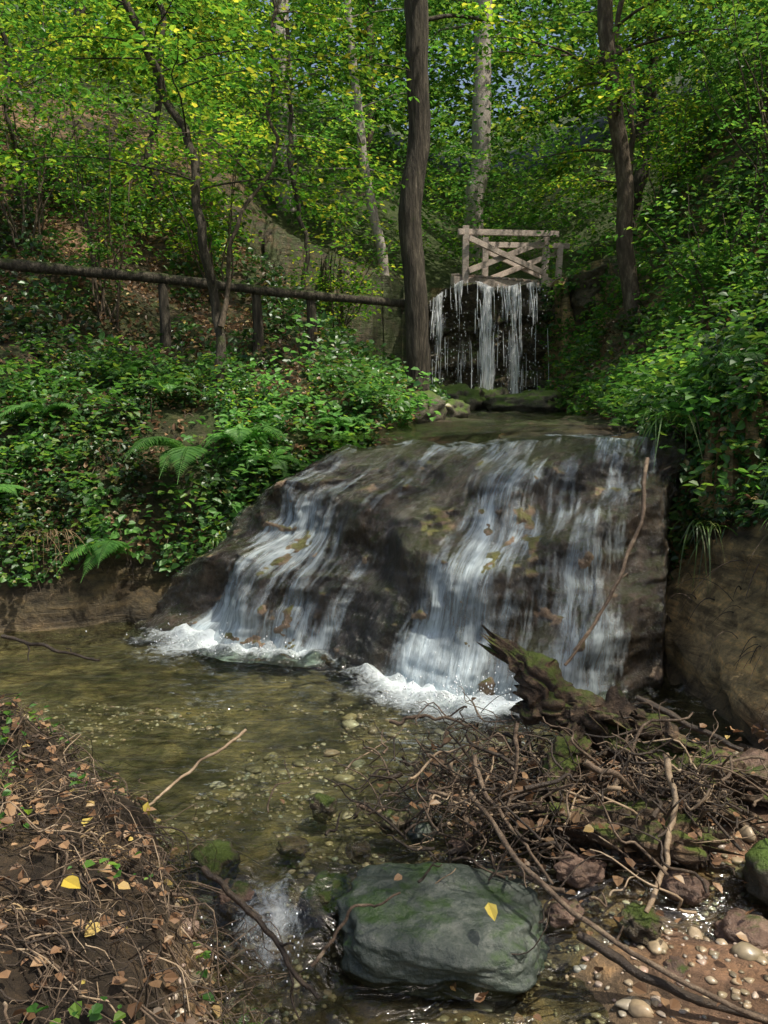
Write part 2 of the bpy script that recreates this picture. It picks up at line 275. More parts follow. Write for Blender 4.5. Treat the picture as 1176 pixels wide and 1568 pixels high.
def Hs(x, y, detail=True):
    x = np.asarray(x, float); y = np.asarray(y, float)
    m_ = np.clip(sm(1.8, 2.2, x)+sm(-.5, -1.3, x)*sm(4.6, 5.4, y), 0, 1)
    x, y = x+m_*(.28*fbm(x*.9, y*.9, 0, 3, 101)+.07*vn(x*4, y*4, 0, 103)), y+m_*(.34*fbm(x*1.1, y*1.1, 0, 3, 102)+.08*vn(x*4.5, y*4.5, 0, 104))
    bed = -.13-.14*sm(2.95, 2.6, y)+.06*sm(.35, 1.1, x)*sm(4.6, 4.0, y)+.1*sm(.4, .9, x)*sm(2.7, 3.1, y)*sm(4.2, 3.7, y)+.115*sm(.35, .8, x)*sm(2.8, 2.5, y)
    bed = bed+.06*fbm(x*2.2, y*2.2, 0, 4, 3)+.03*sm(3.9, 3.2, y)
    d = f_left(y)-x
    mound = -.3+sm(-.12, .22, d)*.42+np.clip(d, 0, 3)*.14+.13*fbm(x*3, y*3, 0, 4, 5)*sm(0, .3, d)
    dc = x-xc(y)
    cl = ipt(dc, [-.25, -.05, .1, .25, .45, .8, 2, 8, 30], [-.4, -.05, .45, .85, 1.1, 1.4, 2.3, 6, 13])
    front = np.maximum(np.maximum(bed, mound), cl)
    e = y-yb(x)
    lb = ipt(e, [0, .15, .35, .8, 1.5, 2.5, 3.6, 5.6, 7.6, 13, 25, 60], [-.2, .2, .5, 1.1, 1.62, 1.92, 2.15, 3.1, 4.1, 6.6, 11, 20])
    lb = lb+np.clip(-x-2, 0, 30)*.25*sm(1, 7, e)
    fl = 1.38+.012*(y-6)
    fl = fl+(ipt(x, [-.3, 1.7], [-.08, .07]))*sm(8, 6, y)-.05
    gl = np.maximum(xl(y)-x, 0); gr = np.maximum(x-xr(y), 0)
    left = np.minimum(lb, fl+ipt(gl, [0, .15, .6, 1.5, 3, 10], [0, .2, .42, .9, 2.4, 14]))
    right = fl+ipt(gr, [0, .2, 1, 3, 8, 30], [0, .15, .65, 2.0, 4.6, 12])*np.clip(1+.2*(y-6), 1, 2.6)
    back = np.where(x < (xl(y)+xr(y))/2, left, right)
    ys = ipt(x, [-2, .6, 1, 2.6, 3.0, 6], [15.2, 15.1, 15.0, 15.0, 14.0, 13.0])+.5*fbm(x*1.6, 0, 0, 3, 105)*(1-sm(.5, .9, x)*sm(3.0, 2.7, x))
    top = 3.42+ipt(y, [0, 18, 30, 60], [0, 0, 5.2, 15])+ipt(np.maximum(gl, gr), [0, .3, 1, 5, 30], [0, .15, .4, 2.0, 10])
    back = np.maximum(back, -1+(top+1)*sm(0, .6, y-ys))
    S = np.where(x < -.28, 1.0, sm(-.02, .06, e))
    Z = np.maximum(front, -.4+(back+.4)*S)
    if detail:
        k = sm(.15, .6, Z)
        Z = Z+k*(.11*fbm(x*1.3, y*1.3, 0, 5, 11)+.03*fbm(x*9, y*9, 0, 3, 15))+sm(14, 24, y)*.5*fbm(x*.3, y*.3, 0, 3, 19)
    return Z
def axis(lo, d0, d1, hi, step, g=1.06):
    a = list(np.arange(d0, d1, step)); s = step; v = a[-1]
    while v < hi: s *= g; v += s; a.append(v)
    s = step; v = a[0]; pre = []
    while v > lo: s *= g; v -= s; pre.append(v)
    return np.array(pre[::-1]+a)
ax = axis(-70, -3.2, 3.0, 70, .026, 1.05); ay = axis(-30, 1.6, 7.5, 90, .026, 1.03)
X, Y = np.meshgrid(ax, ay, indexing='ij')
Z = Hs(X, Y)
gx, gy = np.gradient(Z, ax, ay); steep = np.sqrt(gx**2+gy**2)
stp = sm(.9, 2.4, steep)*sm(.0, .15, Z)
led = fbm(Z*5+.6*vn(X*2, Y*2, 0, 7), Y*1.5, X*1.5, 4, 31)*.24
X2 = X-stp*led*np.abs(gx)*np.sign(gx)/(steep+1e-6); Y2 = Y-stp*led*np.abs(gy)/(steep+1e-6)
col = np.zeros(X.shape+(4,)); col[..., 3] = 1
def lay(c, w): col[..., :3] = col[..., :3]*(1-w[..., None])+np.array(c)*w[..., None]
lay((.10, .074, .05), np.ones(X.shape))
lay((.06, .075, .025), .7*sm(-.1, .3, fbm(X*.8, Y*.8, 0, 3, 40))*sm(6, 7, Y))
lay((.05, .08, .02), sm(17, 20, Y))
lay((.56, .42, .22), stp*sm(.5, 1.2, X)*sm(12, 8, Y))
lay((.42, .31, .16), stp*sm(.5, 1.2, X)*sm(8, 12, Y))
lay((.13, .105, .06), stp*sm(0, -1, X))
lay((.30, .25, .15), sm(.06, -.06, Z)*sm(2.9, 3.3, Y))
lay((.30, .22, .14), sm(.1, -.02, Z)*sm(3.3, 2.9, Y))
lay((.40, .25, .17), sm(.25, .1, Z)*sm(.6, 1.0, X)*sm(4.2, 3.6, Y))
lay((.45, .29, .19), .9*sm(.0, .3, fbm(X*.5, Y*.5, 0, 3, 44))*sm(-1.5, -4, X)*sm(9, 12, Y)*sm(18, 16, Y))
lay((.45, .27, .16), .9*sm(1.1, 0, np.hypot((X+.8)/1.3, (Y-14)/.8)))
mossa = .18*sm(.3, .9, Z)-.3*sm(.05, -.05, Z)-.14*sm(.8, 1.5, X)*sm(8, 6, Y)-.2*sm(9, 12, Y)*sm(18, 16, Y)*sm(-1.5, -4, X)-.1*stp*sm(.5, 1.2, X)
TV = np.stack([X2, Y2, Z], -1)
b = B(); b.add(TV.reshape(-1, 3), gridfaces(len(ax), len(ay))[:, ::-1])
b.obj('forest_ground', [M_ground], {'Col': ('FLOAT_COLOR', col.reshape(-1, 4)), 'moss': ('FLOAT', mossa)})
e1 = TV[1:, :-1]-TV[:-1, :-1]; e2 = TV[:-1, 1:]-TV[:-1, :-1]; CN = np.cross(e1, e2); CA = np.linalg.norm(CN, axis=-1); CN = CN/np.maximum(CA, 1e-9)[..., None]
CC = TV[:-1, :-1]+.5*(e1+e2)
def surf(density, xr_, yr_, cond):
    c = CC; k = (c[..., 0] > xr_[0]) & (c[..., 0] < xr_[1]) & (c[..., 1] > yr_[0]) & (c[..., 1] < yr_[1])
    idx = np.argwhere(k); p = c[k]; kk = cond(p[:, 0], p[:, 1], p[:, 2]); idx = idx[kk]
    i, j = idx[:, 0], idx[:, 1]; n = R.poisson(CA[i, j]*density); i = np.repeat(i, n); j = np.repeat(j, n)
    u, v = R.rand(len(i), 1), R.rand(len(i), 1)
    return TV[i, j]+u*e1[i, j]+v*e2[i, j], CN[i, j]

# ---------------------------------------------------------------- lower waterfall
ss = np.linspace(-.12, 1.16, 390); tt = np.linspace(-.25, 1.06, 260)
S, T = np.meshgrid(ss, tt, indexing='ij')
bxs = [0, .2, .4, .55, .7, .88, 1]
def fall_pt(S, T, off=0.0, lump=1.0):
    S = np.asarray(S, float); ex = np.clip(S-1, 0, 1); el_ = np.clip(-S, 0, 1)
    tx = -.3+2.02*S; ty = ipt(S, [0, .3, .6, 1], [6.45, 6.1, 5.75, 5.42])+.09*fbm(S*6, 0, 0, 3, 57)+ex*1.5; tz = 1.27+.16*S+.045*fbm(S*8, 0, 0, 3, 58)-el_*1.0
    bx = ipt(S, bxs, [-1.46, -.86, -.28, .12, .48, 1.08, 1.6])+ex*1.6-el_*3.2; by = ipt(S, bxs, [6.0, 5.45, 5.26, 4.88, 4.55, 4.6, 4.95])+.14*fbm(S*8, 0, 0, 3, 59)+ex*3+el_*1.5
    Tc = np.clip(T, 0, 1.1)
    h = .55*np.sin(np.clip(Tc, 0, 1)*pi/2)+.45*Tc; g = .5*np.cos(np.clip(Tc, 0, 1)*pi/2)+.5*(1-Tc)
    lg = .04*np.sin(Tc*pi*5+4*vn(S*3, 0, 0, 60))*np.sin(np.clip(Tc, 0, 1)*pi); h = h+lg; g = g+lg*.6
    fl = sm(.45, .0, S); h = h*(1-.18*fl*np.sin(pi*np.clip(Tc, 0, 1)))
    x = tx+(bx-tx)*h; y = ty+(by-ty)*h; z = -.04+(tz+.04)*g
    back = np.clip(-T, 0, 1); y = y+back*2.0; z = z-.02*back
    ox = -.5*fl; oy = -.8; oz = .45
    a = sm(.0, .18, T)
    ridge = fbm(S*9+.4*vn(S*3, T*4, 0, 3), T*1.8, 0, 3, 51)*.13+fbm(S*6, T*6, 0, 4, 53)*.14+(.06*fbm(S*22, T*18, 0, 4, 55))*lump
    rib = np.exp(-((S-(.47+.02*np.sin(T*5)+.03*vn(T*4, 0, 0, 8)))/.055)**2)*sm(.25, .6, T)*.12
    col_ = np.exp(-((S-1.0)/.05)**2)*sm(.3, .6, T)*.12
    dd = (ridge+rib+col_)*a+off
    return x+ox*dd, y+oy*dd, z+oz*dd*.6+0*T, rib+col_
x, y, z, rib = fall_pt(S, T, 0)
wf = empty('waterfall')
b = B(); b.add(np.stack([x, y, z], -1).reshape(-1, 3), gridfaces(len(ss), len(tt)))
b.obj('travertine_rock', [M_trav], parent=wf)
x, y, z, rib = fall_pt(S, T, .02, .3)
flow = .33*np.exp(-((S-(.68-.07*T))/.11)**2)*sm(.0, .35, T)+.25*np.exp(-((S-(.10))/.12)**2)*sm(.1, .5, T)+.08*np.exp(-((S-.88)/.08)**2)+.14*np.exp(-((S-.37)/.03)**2)*sm(.5, .8, T)+.05*sm(.1, 0, T)
flow += .30*sm(.75, 1.02, T)*(1-np.clip(rib*7, 0, 1))*(.55+.45*sm(.82, .72, S))
flow -= .45*np.clip(rib/.1, 0, 1)+.6*sm(1.0, 1.05, S)+.6*sm(.01, -.03, S+.02*vn(T*9, 0, 0, 5))
flow += .2*fbm(S*8, T*4, 0, 4, 88)
b = B(); b.add(np.stack([x, y, z], -1).reshape(-1, 3), gridfaces(len(ss), len(tt)))
b.obj('water_sheet', [M_fall], {'st': ('FLOAT_VECTOR', np.stack([S, T, 0*S], -1).reshape(-1, 3)), 'flow': ('FLOAT', flow)}, parent=wf)
def droplets(b, n, cx, cy, cz, sx_, sy_, sz_, r0, r1):
    for i in range(n):
        c = np.array([cx, cy, cz])+R.normal(0, 1, 3)*np.array([sx_, sy_, sz_]); c[2] = abs(c[2]-cz)+cz
        b.add(c+ICO0[0]*R.uniform(r0, r1)*np.array([1, 1, 1.6]), ICO0[1])
def ico(sub):
    import bmesh
    bm = bmesh.new(); bmesh.ops.create_icosphere(bm, subdivisions=sub, radius=1)
    V = np.array([v.co[:] for v in bm.verts]); F = np.array([[v.index for v in f.verts] for f in bm.faces]); bm.free(); return V, F
ICO0 = ico(1); I1 = ico(2); I3 = ico(4); I5 = ico(6)
b = B(); droplets(b, 260, .42, 4.5, .0, .2, .09, .09, .0015, .005); droplets(b, 160, -1.0, 5.6, .0, .3, .15, .07, .002, .005); droplets(b, 90, -.38, 2.62, -.13, .1, .12, .04, .0015, .004)
b.obj('splash_drops', [M_white], parent=wf)

# ---------------------------------------------------------------- pools
bs_ = np.linspace(0, 1, 80); fbx, fby, _, _ = fall_pt(bs_, np.full(80, 1.0)); fbase = np.stack([fbx, fby], -1)
def pool(name, x0, x1, y0, y1, st, zf, foamf, mat):
    xs = np.arange(x0, x1, st); ys = np.arange(y0, y1, st); X, Y = np.meshgrid(xs, ys, indexing='ij')
    Zz = zf(X, Y); b = B(); b.add(np.stack([X, Y, Zz], -1).reshape(-1, 3), gridfaces(len(xs), len(ys))[:, ::-1])
    return b.obj(name, [mat], {'foam': ('FLOAT', foamf(X, Y))})
def dist_base(X, Y, w=None):
    D = np.full(X.shape, 9.)
    for k in range(80):
        D = np.minimum(D, np.hypot(X-fbase[k, 0], Y-fbase[k, 1]) + (0 if w is None else w[k]))
    return D
wgt = ipt(bs_, [0, .1, .3, .45, .55, .62, .75, .85, 1], [.1, .05, .08, .3, .2, -.05, -.05, .3, .7])
def foam1(X, Y):
    d = dist_base(X, Y, wgt)
    f = .78*sm(.5, .0, d)+.45*sm(1.5, .1, d)*(.4+1.2*fbm(X*2.5+.5*Y, Y*4, 0, 3, 61))
    r = np.exp(-(((X+.36)/.16)**2+((Y-2.66)/.2)**2))
    return f+.68*r*(.6+1.0*fbm(X*14, Y*6, 0, 3, 63))-.05
def zpool(X, Y):
    d = dist_base(X, Y)
    w = .012*fbm(X*5, Y*9, 0, 3, 71)+.07*sm(.5, 0, d)*fbm(X*9, Y*9, 0, 3, 73)+.02*sm(.25, 0, d)
    rap = np.exp(-((X+.36)/.3)**2)
    lvl = -.15*sm(2.9, 2.5, Y+.08*vn(X*6, Y*2, 0, 5))
    return w+lvl+.06*rap*fbm(X*12, Y*7, 0, 4, 75)*sm(3.1, 2.8, Y)+.024*fbm(X*9, Y*9, 0, 3, 77)*sm(2.9, 2.5, Y)*sm(1.0, .3, X)+.010*fbm(X*14, Y*14, 0, 2, 78)*sm(2.9, 2.5, Y)
pool('stream_water', -4.5, 2.2, 1.0, 6.9, .02, zpool, foam1, M_water)
def z_up(X, Y):
    return 1.36+.012*(Y-6)+(ipt(X, [-.3, 1.7], [-.06, .08]))*sm(8, 6, Y)+.006*fbm(X*5, Y*6, 0, 2, 81)
pool('stream_water', -.6, 3.6, 6.7, 15.1, .05, z_up, lambda X, Y: .5*sm(14.0, 14.8, Y)*sm(.6, 1, X)*sm(3, 2.6, X)-.05, M_water2)
pool('stream_water', .8, 3.4, 14.9, 22, .08, lambda X, Y: 3.46+.01*vn(X*4, Y*4), lambda X, Y: 0*X-.1, M_water2)

# ---------------------------------------------------------------- upper waterfall
wf2 = empty('waterfall')
s2 = np.linspace(-.16, 1.3, 200); t2 = np.linspace(-.1, 1.03, 130); S, T = np.meshgrid(s2, t2, indexing='ij')
lip = lambda S: 3.5+.12*fbm(S*5, 0, 0, 3, 93)-.2*sm(.3, .0, S)
Tc = np.clip(T, 0, 1)
x = .72+2.2*S+.08*vn(S*6, T*4, 0, 2); y = 14.85+.5*np.clip(-T, 0, 1)*4+.34*fbm(S*5, T*5, 0, 5, 91)*sm(0, .15, T)+.3*np.sin(Tc*pi)*.8-.25*sm(.6, 1, Tc)*vn(S*4, 1, 0, 96)+.8*sm(.0, -.1, S)-.9*sm(.98, 1.25, S)+.12*np.sign(np.sin(T*22+2*vn(S*3, 0, 0, 4)))*sm(.1, .2, T)*.5
z = lip(S)-.03-2.12*np.clip(T, 0, 1.1)+.05*fbm(S*12, T*9, 0, 3, 97)*(T < .98)+.15*sm(.0, -.1, S)+.2*sm(1., 1.1, S)
b = B(); b.add(np.stack([x, y, z], -1).reshape(-1, 3), gridfaces(len(s2), len(t2))); b.obj('rock_face', [M_darkrock], parent=wf2)
s2 = np.linspace(0, 1, 130); S, T = np.meshgrid(s2, t2, indexing='ij'); Tc = np.clip(T, 0, 1.1)
cl_ = [(.45, .05, .36), (.66, .05, .28), (.08, .05, .2), (.24, .03, .14), (.80, .03, .12)]
for li in (0, 1):
    x = .75+2.15*S+.02*vn(S*20, T*2, 0, 9+li); y = 14.72-.12*np.sin(np.clip(T*3, 0, 1)*pi/2)-(.2+.1*li)*Tc+.06*vn(S*14, T*1.5, 0, 19+li)+.5*np.clip(-T, 0, 1)*4-.03*li; z = lip(S)-2.14*Tc
    fl = sum(a*np.exp(-((S-c)/w_)**2) for c, w_, a in cl_)-.1*sm(.85, .95, S)-.1-.06*li+.12*sm(.1, 0, T)+.08*fbm(S*8, T*6, 0, 3, 98+li)
    b = B(); b.add(np.stack([x, y, z], -1).reshape(-1, 3), gridfaces(len(s2), len(t2)))
    b.obj('water_curtain_%d' % li, [M_fall2], {'st': ('FLOAT_VECTOR', np.stack([S+li*2.3, T, 0*S], -1).reshape(-1, 3)), 'flow': ('FLOAT', fl)}, parent=wf2)
b = B()
for i in range(240):
    c, w_, a = cl_[R.choice(5, p=[.42, .26, .16, .1, .06])]; s0 = c+R.normal(0, w_*.7) if R.rand() < .88 else R.uniform(0, .95); s0 = min(max(s0, 0), 1)
    ta = R.uniform(0, .95)*(R.rand() < .75); tb = min(ta+R.uniform(.05, .35), 1.02); n = 10; t = np.linspace(ta, tb, n)
    P = np.stack([.75+2.15*s0+.03*vn(t*3+i, 0, 0, 3)+.05*(s0-.5)*t, 14.70-.14*np.sin(np.clip(t*3, 0, 1)*pi/2)-(.12+.2*R.rand())*t, lip(s0)+.01-2.12*t], -1)
    tube(b, P, R.uniform(.002, .008)*(.3+.7*np.sin(np.linspace(.1, pi-.1, n)))*(1+.4*vn(t*25, i, 0, 4)), 4, 0)
for i in range(600):
    c, w_, a = cl_[R.choice(5)]; s0 = c+R.normal(0, w_*1.6); t = R.rand()**.7
    b.add(np.array([.75+2.15*s0, 14.55-.3*t+R.normal(0, .05), 3.5-2.1*t])+ICO0[0]*R.uniform(.002, .007)*np.array([1, 1, 2.5]), ICO0[1])
b.obj('water_strands', [M_white], parent=wf2)

# ---------------------------------------------------------------- rocks
def rock(b, c, dim, seed=0, I=I3, boxy=.5, rot=0, amp=.12, fr=1.7, mat=0, tilt=(0, 0)):
    V = I[0].copy(); m = (np.abs(V)**5).sum(1, keepdims=True)**.2; V = V*(1-boxy)+V/m*boxy*.9
    V = V*(1+amp*fbm(V[:, 0]*fr+seed*7, V[:, 1]*fr, V[:, 2]*fr, 4, seed)[:, None]*1.6)
    V = V*np.array(dim)/2
    V[:, 2] += V[:, 0]*tilt[0]+V[:, 1]*tilt[1]
    ca, sa = math.cos(rot), math.sin(rot); V = np.stack([V[:, 0]*ca-V[:, 1]*sa, V[:, 0]*sa+V[:, 1]*ca, V[:, 2]], -1)
    b.add(V+np.array(c), I[1], mat)
b = B(); rock(b, (.2, 2.66, -.10), (.72, .46, .24), 6, I5, .85, -.08, .16, 1.9, tilt=(-.05, .16)); b.obj('boulder', [M_boulder])
for c, dim, sd, mt in [((1.42, 2.75, .02), (.3, .3, .24), 5, M_mossrock), ((1.2, 13.2, 1.55), (.8, .7, .5), 8, M_mossrock), ((2.1, 12.6, 1.5), (1.3, .7, .4), 9, M_mossrock), ((.9, 14.2, 1.5), (.6, .5, .6), 30, M_mossrock), ((2.5, 14.2, 1.5), (.7, .6, .5), 31, M_mossrock), ((1.75, 14.3, 1.5), (.7, .5, .55), 32, M_mossrock),
                       ((.35, 9.2, 1.5), (.6, .5, .4), 10, M_mossrock), ((.75, 10.3, 1.45), (.5, .5, .35), 12, M_mossrock), ((.05, 3.2, 0), (.13, .1, .1), 15, M_darkrock), ((.14, 3.12, 0), (.09, .09, .08), 16, M_boulder), ((-.25, 3.35, -.01), (.11, .1, .1), 17, M_darkrock),
                       ((-.62, 2.95, -.03), (.2, .16, .11), 21, M_darkrock), ((-.52, 2.78, -.06), (.14, .12, .1), 22, M_redrock), ((-.2, 2.82, -.07), (.2, .16, .12), 23, M_darkrock), ((.85, 2.62, -.05), (.14, .12, .1), 24, M_darkrock), ((1.2, 3.5, .1), (.3, .2, .2), 25, M_mossrock), ((1.55, 3.3, .1), (.34, .3, .2), 26, M_redrock), ((1.2, 2.6, -.08), (.2, .16, .1), 27, M_redrock), ((.7, 2.85, .0), (.18, .13, .1), 28, M_redrock),
                       ((1.05, 2.78, -.02), (.16, .12, .09), 40, M_redrock), ((.62, 2.7, -.07), (.12, .1, .08), 41, M_redrock), ((.92, 2.45, -.1), (.1, .08, .06), 42, M_redrock), ((1.3, 2.42, -.1), (.12, .1, .07), 43, M_redrock), ((1.62, 2.9, .05), (.24, .2, .14), 44, M_redrock), ((.3, 3.05, -.02), (.12, .1, .08), 45, M_redrock), ((-.1, 3.05, -.04), (.1, .09, .07), 46, M_redrock), ((-.35, 3.1, -.05), (.12, .09, .06), 47, M_redrock)]:
    b = B(); rock(b, c, dim, sd, I3, .5, sd, .3, 2.2); b.obj('rock', [mt])
b = B(); pts, nn = surf(700, (-2.4, 2.2), (1.9, 4.8), lambda x, y, z: (z < .14) & (x > f_left(y)-.1) & (fbm(x*2, y*2, 0, 2, 33)+.6*sm(4.2, 2.6, y) > .05))
for i in range(len(pts)):
    s = R.uniform(.005, .017)*(1+2.0*(R.rand() < .05))
    I = ICO0 if s < .012 else I1
    V = I[0]*np.array([s, s*R.uniform(.6, 1), s*R.uniform(.3, .6)])*(1+.25*np.sin(I[0][:, [1, 2, 0]]*3+i))
    a = R.uniform(0, 6.3); ca, sa = math.cos(a), math.sin(a)
    b.add(np.stack([V[:, 0]*ca-V[:, 1]*sa+pts[i, 0], V[:, 0]*sa+V[:, 1]*ca+pts[i, 1], V[:, 2]+pts[i, 2]+s*.1], -1), I[1])
b.obj('river_pebbles', [M_peb])

# ---------------------------------------------------------------- trees
def tree(name, path, r0, r1, bark, leafm, nbr, fr=(.35, 1.), blen=(1., 2.2), K=20, size=.07, spr=12, az=None, npt=60, rough=.12, droop=.3, rise=.3, k=14, simple=False, crook=0.0):
    b = B(); P = smooth_path(path, npt); P[1:, :2] += (.5*r0)*np.stack([vn(P[1:, 2]*1.1, 0, 0, 5), vn(P[1:, 2]*1.1, 3, 0, 6)], -1)
    if crook: P[1:, :2] += crook*np.stack([fbm(P[1:, 2]*1.6, 0, 0, 3, 15), vn(P[1:, 2]*1.6, 3, 0, 16)], -1)*sm(0, .6, P[1:, 2]-P[0, 2])[:, None]
    t = np.linspace(0, 1, npt); rr = r0+(r1-r0)*t; rr[:5] *= np.array([1.5, 1.3, 1.17, 1.08, 1.03])
    tube(b, P, rr, k, 0, rough, len(name), 3/r0*.3)
    SC = []; SA = []
    for i in range(nbr):
        f = R.uniform(*fr); j = int(f*(npt-1)); p = P[j]; a = R.uniform(0, 2*pi) if az is None else R.uniform(*az); L = R.uniform(*blen)*(1.15-.4*f)
        n = 14; u = np.linspace(0, 1, n); q = p+np.stack([np.cos(a)*L*u, np.sin(a)*L*u, L*(rise*u*R.uniform(.4, 1.6)-droop*u**2)], -1)
        q[:, :2] += (.07*L*u[:, None])*np.stack([vn(u*4+i, 0, 0, 1), vn(u*4+i, 5, 0, 2)], -1); q[:, 2] += .05*L*vn(u*4+i, 9, 0, 3)*u
        tube(b, q, np.linspace(max(.008, rr[j]*.25), .003, n), 5, 0)
        m = spr; uu = R.uniform(.2, 1, m); idx = (uu*(n-1)).astype(int)
        SC.append(q[idx]+rnd(m)*np.array([.06, .06, .08])*L); SA.append(a+R.choice([-1, 1], m)*R.uniform(.2, 1.2, m))
    if nbr:
        SC = np.concatenate(SC); SA = np.concatenate(SA)
        sprays(b, SC, SA, R.uniform(.35, .75, len(SC)), K, size, .25, 0, 1, simple=simple)
    return b.obj(name, [bark, leafm])
def gz(x, y): return float(Hs(np.array([x]), np.array([y]))[0])
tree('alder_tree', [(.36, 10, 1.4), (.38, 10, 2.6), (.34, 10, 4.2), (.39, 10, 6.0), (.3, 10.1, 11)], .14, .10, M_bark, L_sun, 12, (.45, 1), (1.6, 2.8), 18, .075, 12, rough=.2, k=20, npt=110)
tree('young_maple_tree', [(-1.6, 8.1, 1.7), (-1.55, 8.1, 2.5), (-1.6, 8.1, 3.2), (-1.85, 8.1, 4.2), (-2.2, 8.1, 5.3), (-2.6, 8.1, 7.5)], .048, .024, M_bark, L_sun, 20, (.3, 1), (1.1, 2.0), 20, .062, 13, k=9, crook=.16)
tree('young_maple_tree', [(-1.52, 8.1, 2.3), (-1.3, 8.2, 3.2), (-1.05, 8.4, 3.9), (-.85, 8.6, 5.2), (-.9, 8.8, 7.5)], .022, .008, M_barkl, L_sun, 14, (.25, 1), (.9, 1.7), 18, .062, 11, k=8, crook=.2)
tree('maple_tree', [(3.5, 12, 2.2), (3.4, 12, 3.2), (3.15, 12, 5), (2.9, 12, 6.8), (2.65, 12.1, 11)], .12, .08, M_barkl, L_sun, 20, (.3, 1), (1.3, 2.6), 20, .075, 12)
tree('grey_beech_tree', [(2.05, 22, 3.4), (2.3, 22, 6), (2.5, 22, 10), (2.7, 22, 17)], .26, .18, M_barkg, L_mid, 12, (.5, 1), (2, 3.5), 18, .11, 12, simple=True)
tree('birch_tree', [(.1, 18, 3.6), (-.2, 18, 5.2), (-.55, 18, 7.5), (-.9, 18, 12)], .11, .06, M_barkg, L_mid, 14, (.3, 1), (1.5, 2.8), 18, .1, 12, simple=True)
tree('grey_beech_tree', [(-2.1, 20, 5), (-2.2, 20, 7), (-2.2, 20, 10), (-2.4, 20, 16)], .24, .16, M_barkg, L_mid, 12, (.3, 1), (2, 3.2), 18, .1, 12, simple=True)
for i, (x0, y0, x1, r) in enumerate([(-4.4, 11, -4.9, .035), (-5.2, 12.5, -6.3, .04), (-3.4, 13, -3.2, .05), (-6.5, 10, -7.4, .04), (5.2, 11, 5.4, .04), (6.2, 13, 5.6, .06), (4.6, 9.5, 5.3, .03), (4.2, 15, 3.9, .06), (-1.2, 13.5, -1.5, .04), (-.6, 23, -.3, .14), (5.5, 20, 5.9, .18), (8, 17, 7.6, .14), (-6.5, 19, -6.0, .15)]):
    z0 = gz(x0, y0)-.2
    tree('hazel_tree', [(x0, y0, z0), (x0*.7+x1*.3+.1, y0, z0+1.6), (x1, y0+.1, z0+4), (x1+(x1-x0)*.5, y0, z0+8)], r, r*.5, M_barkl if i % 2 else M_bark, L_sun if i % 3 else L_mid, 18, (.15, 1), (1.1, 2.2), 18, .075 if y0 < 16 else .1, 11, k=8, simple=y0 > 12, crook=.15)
for x0, y0, h in [(6.0, 3.2, 13), (5.6, -1.5, 12)]:  # unseen trees, added so their crowns dapple the sun on fall and foreground
    z0 = gz(x0, y0)
    tree('maple_tree', [(x0, y0, z0-.3), (x0, y0, z0+4), (x0-.3, y0, h)], .18, .08, M_bark, L_mid, 15, (.55, 1), (2.5, 4.2), 16, .12, 9, simple=True)

def stems(name, cx, cy, n, spread, h, leafm, K=16, size=.06, nsp=110):
    b = B(); z0 = gz(cx, cy)-.05; C = []
    for i in range(n):
        a = R.uniform(0, 2*pi); s = R.uniform(.2, 1)*spread; hh = h*R.uniform(.6, 1.1)
        u = np.linspace(0, 1, 12); P = np.stack([cx+np.cos(a)*s*u**1.3+.1*np.cos(a), cy+np.sin(a)*s*u**1.3*.6, z0+hh*u], -1); P[:, :2] += .07*np.stack([vn(u*5+i, 0, 0, 2), vn(u*5+i, 0, 0, 3)], -1)
        tube(b, P, np.linspace(.014, .004, 12), 5, 0)
        C.append(P[R.randint(4, 12, nsp//n)])
    C = np.concatenate(C); C = C+rnd(len(C))*.12
    sprays(b, C, R.uniform(0, 2*pi, len(C)), R.uniform(.3, .6, len(C)), K, size, .25, 0, 1)
    return b.obj(name, [M_barkl, leafm])
for cx, cy, sp, h in [(-3.0, 9.6, .9, 2.6), (-4.2, 10.4, 1.2, 3.2), (-2.1, 11.2, 1.1, 2.6), (-5.6, 11, 1.2, 3), (4.2, 9.2, 1., 2.4), (3.2, 8.4, .7, 1.5), (5.2, 12, 1.2, 3), (4.9, 7.9, .9, 2.2), (-.7, 12.2, .9, 2.0), (4.3, 13.5, .8, 2.2)]:
    stems('hazel_shrub', cx, cy, 9, sp, h, L_mid if cy < 10 else L_sun)

def mass(name, n, xr_, yr_, hmin, hmax, K, size, L, mat, thr=-.05, fs=.35, seed=5):
    b = B(); x = R.uniform(*xr_, n*3); y = R.uniform(*yr_, n*3); h = R.uniform(0, 1, n*3)
    z = Hs(x, y)+hmin+(hmax-hmin)*h
    k = fbm(x*fs, y*fs, z*fs*1.6, 3, seed) > thr; x, y, z = x[k][:n], y[k][:n], z[k][:n]
    sprays(b, np.stack([x, y, z], -1), R.uniform(0, 2*pi, len(x)), R.uniform(.6, 1.3, len(x))*L, K, size, .3, 0, 0, simple=True)
    return b.obj(name, [mat])
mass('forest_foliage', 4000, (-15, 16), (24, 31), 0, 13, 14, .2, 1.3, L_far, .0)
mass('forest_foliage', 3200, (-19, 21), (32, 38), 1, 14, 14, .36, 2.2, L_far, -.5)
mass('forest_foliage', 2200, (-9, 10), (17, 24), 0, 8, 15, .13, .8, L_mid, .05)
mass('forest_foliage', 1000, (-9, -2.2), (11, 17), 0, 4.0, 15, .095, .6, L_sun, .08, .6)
mass('forest_foliage', 1200, (4.6, 10), (9, 17), 0, 4.0, 15, .095, .6, L_mid, .0, .6)

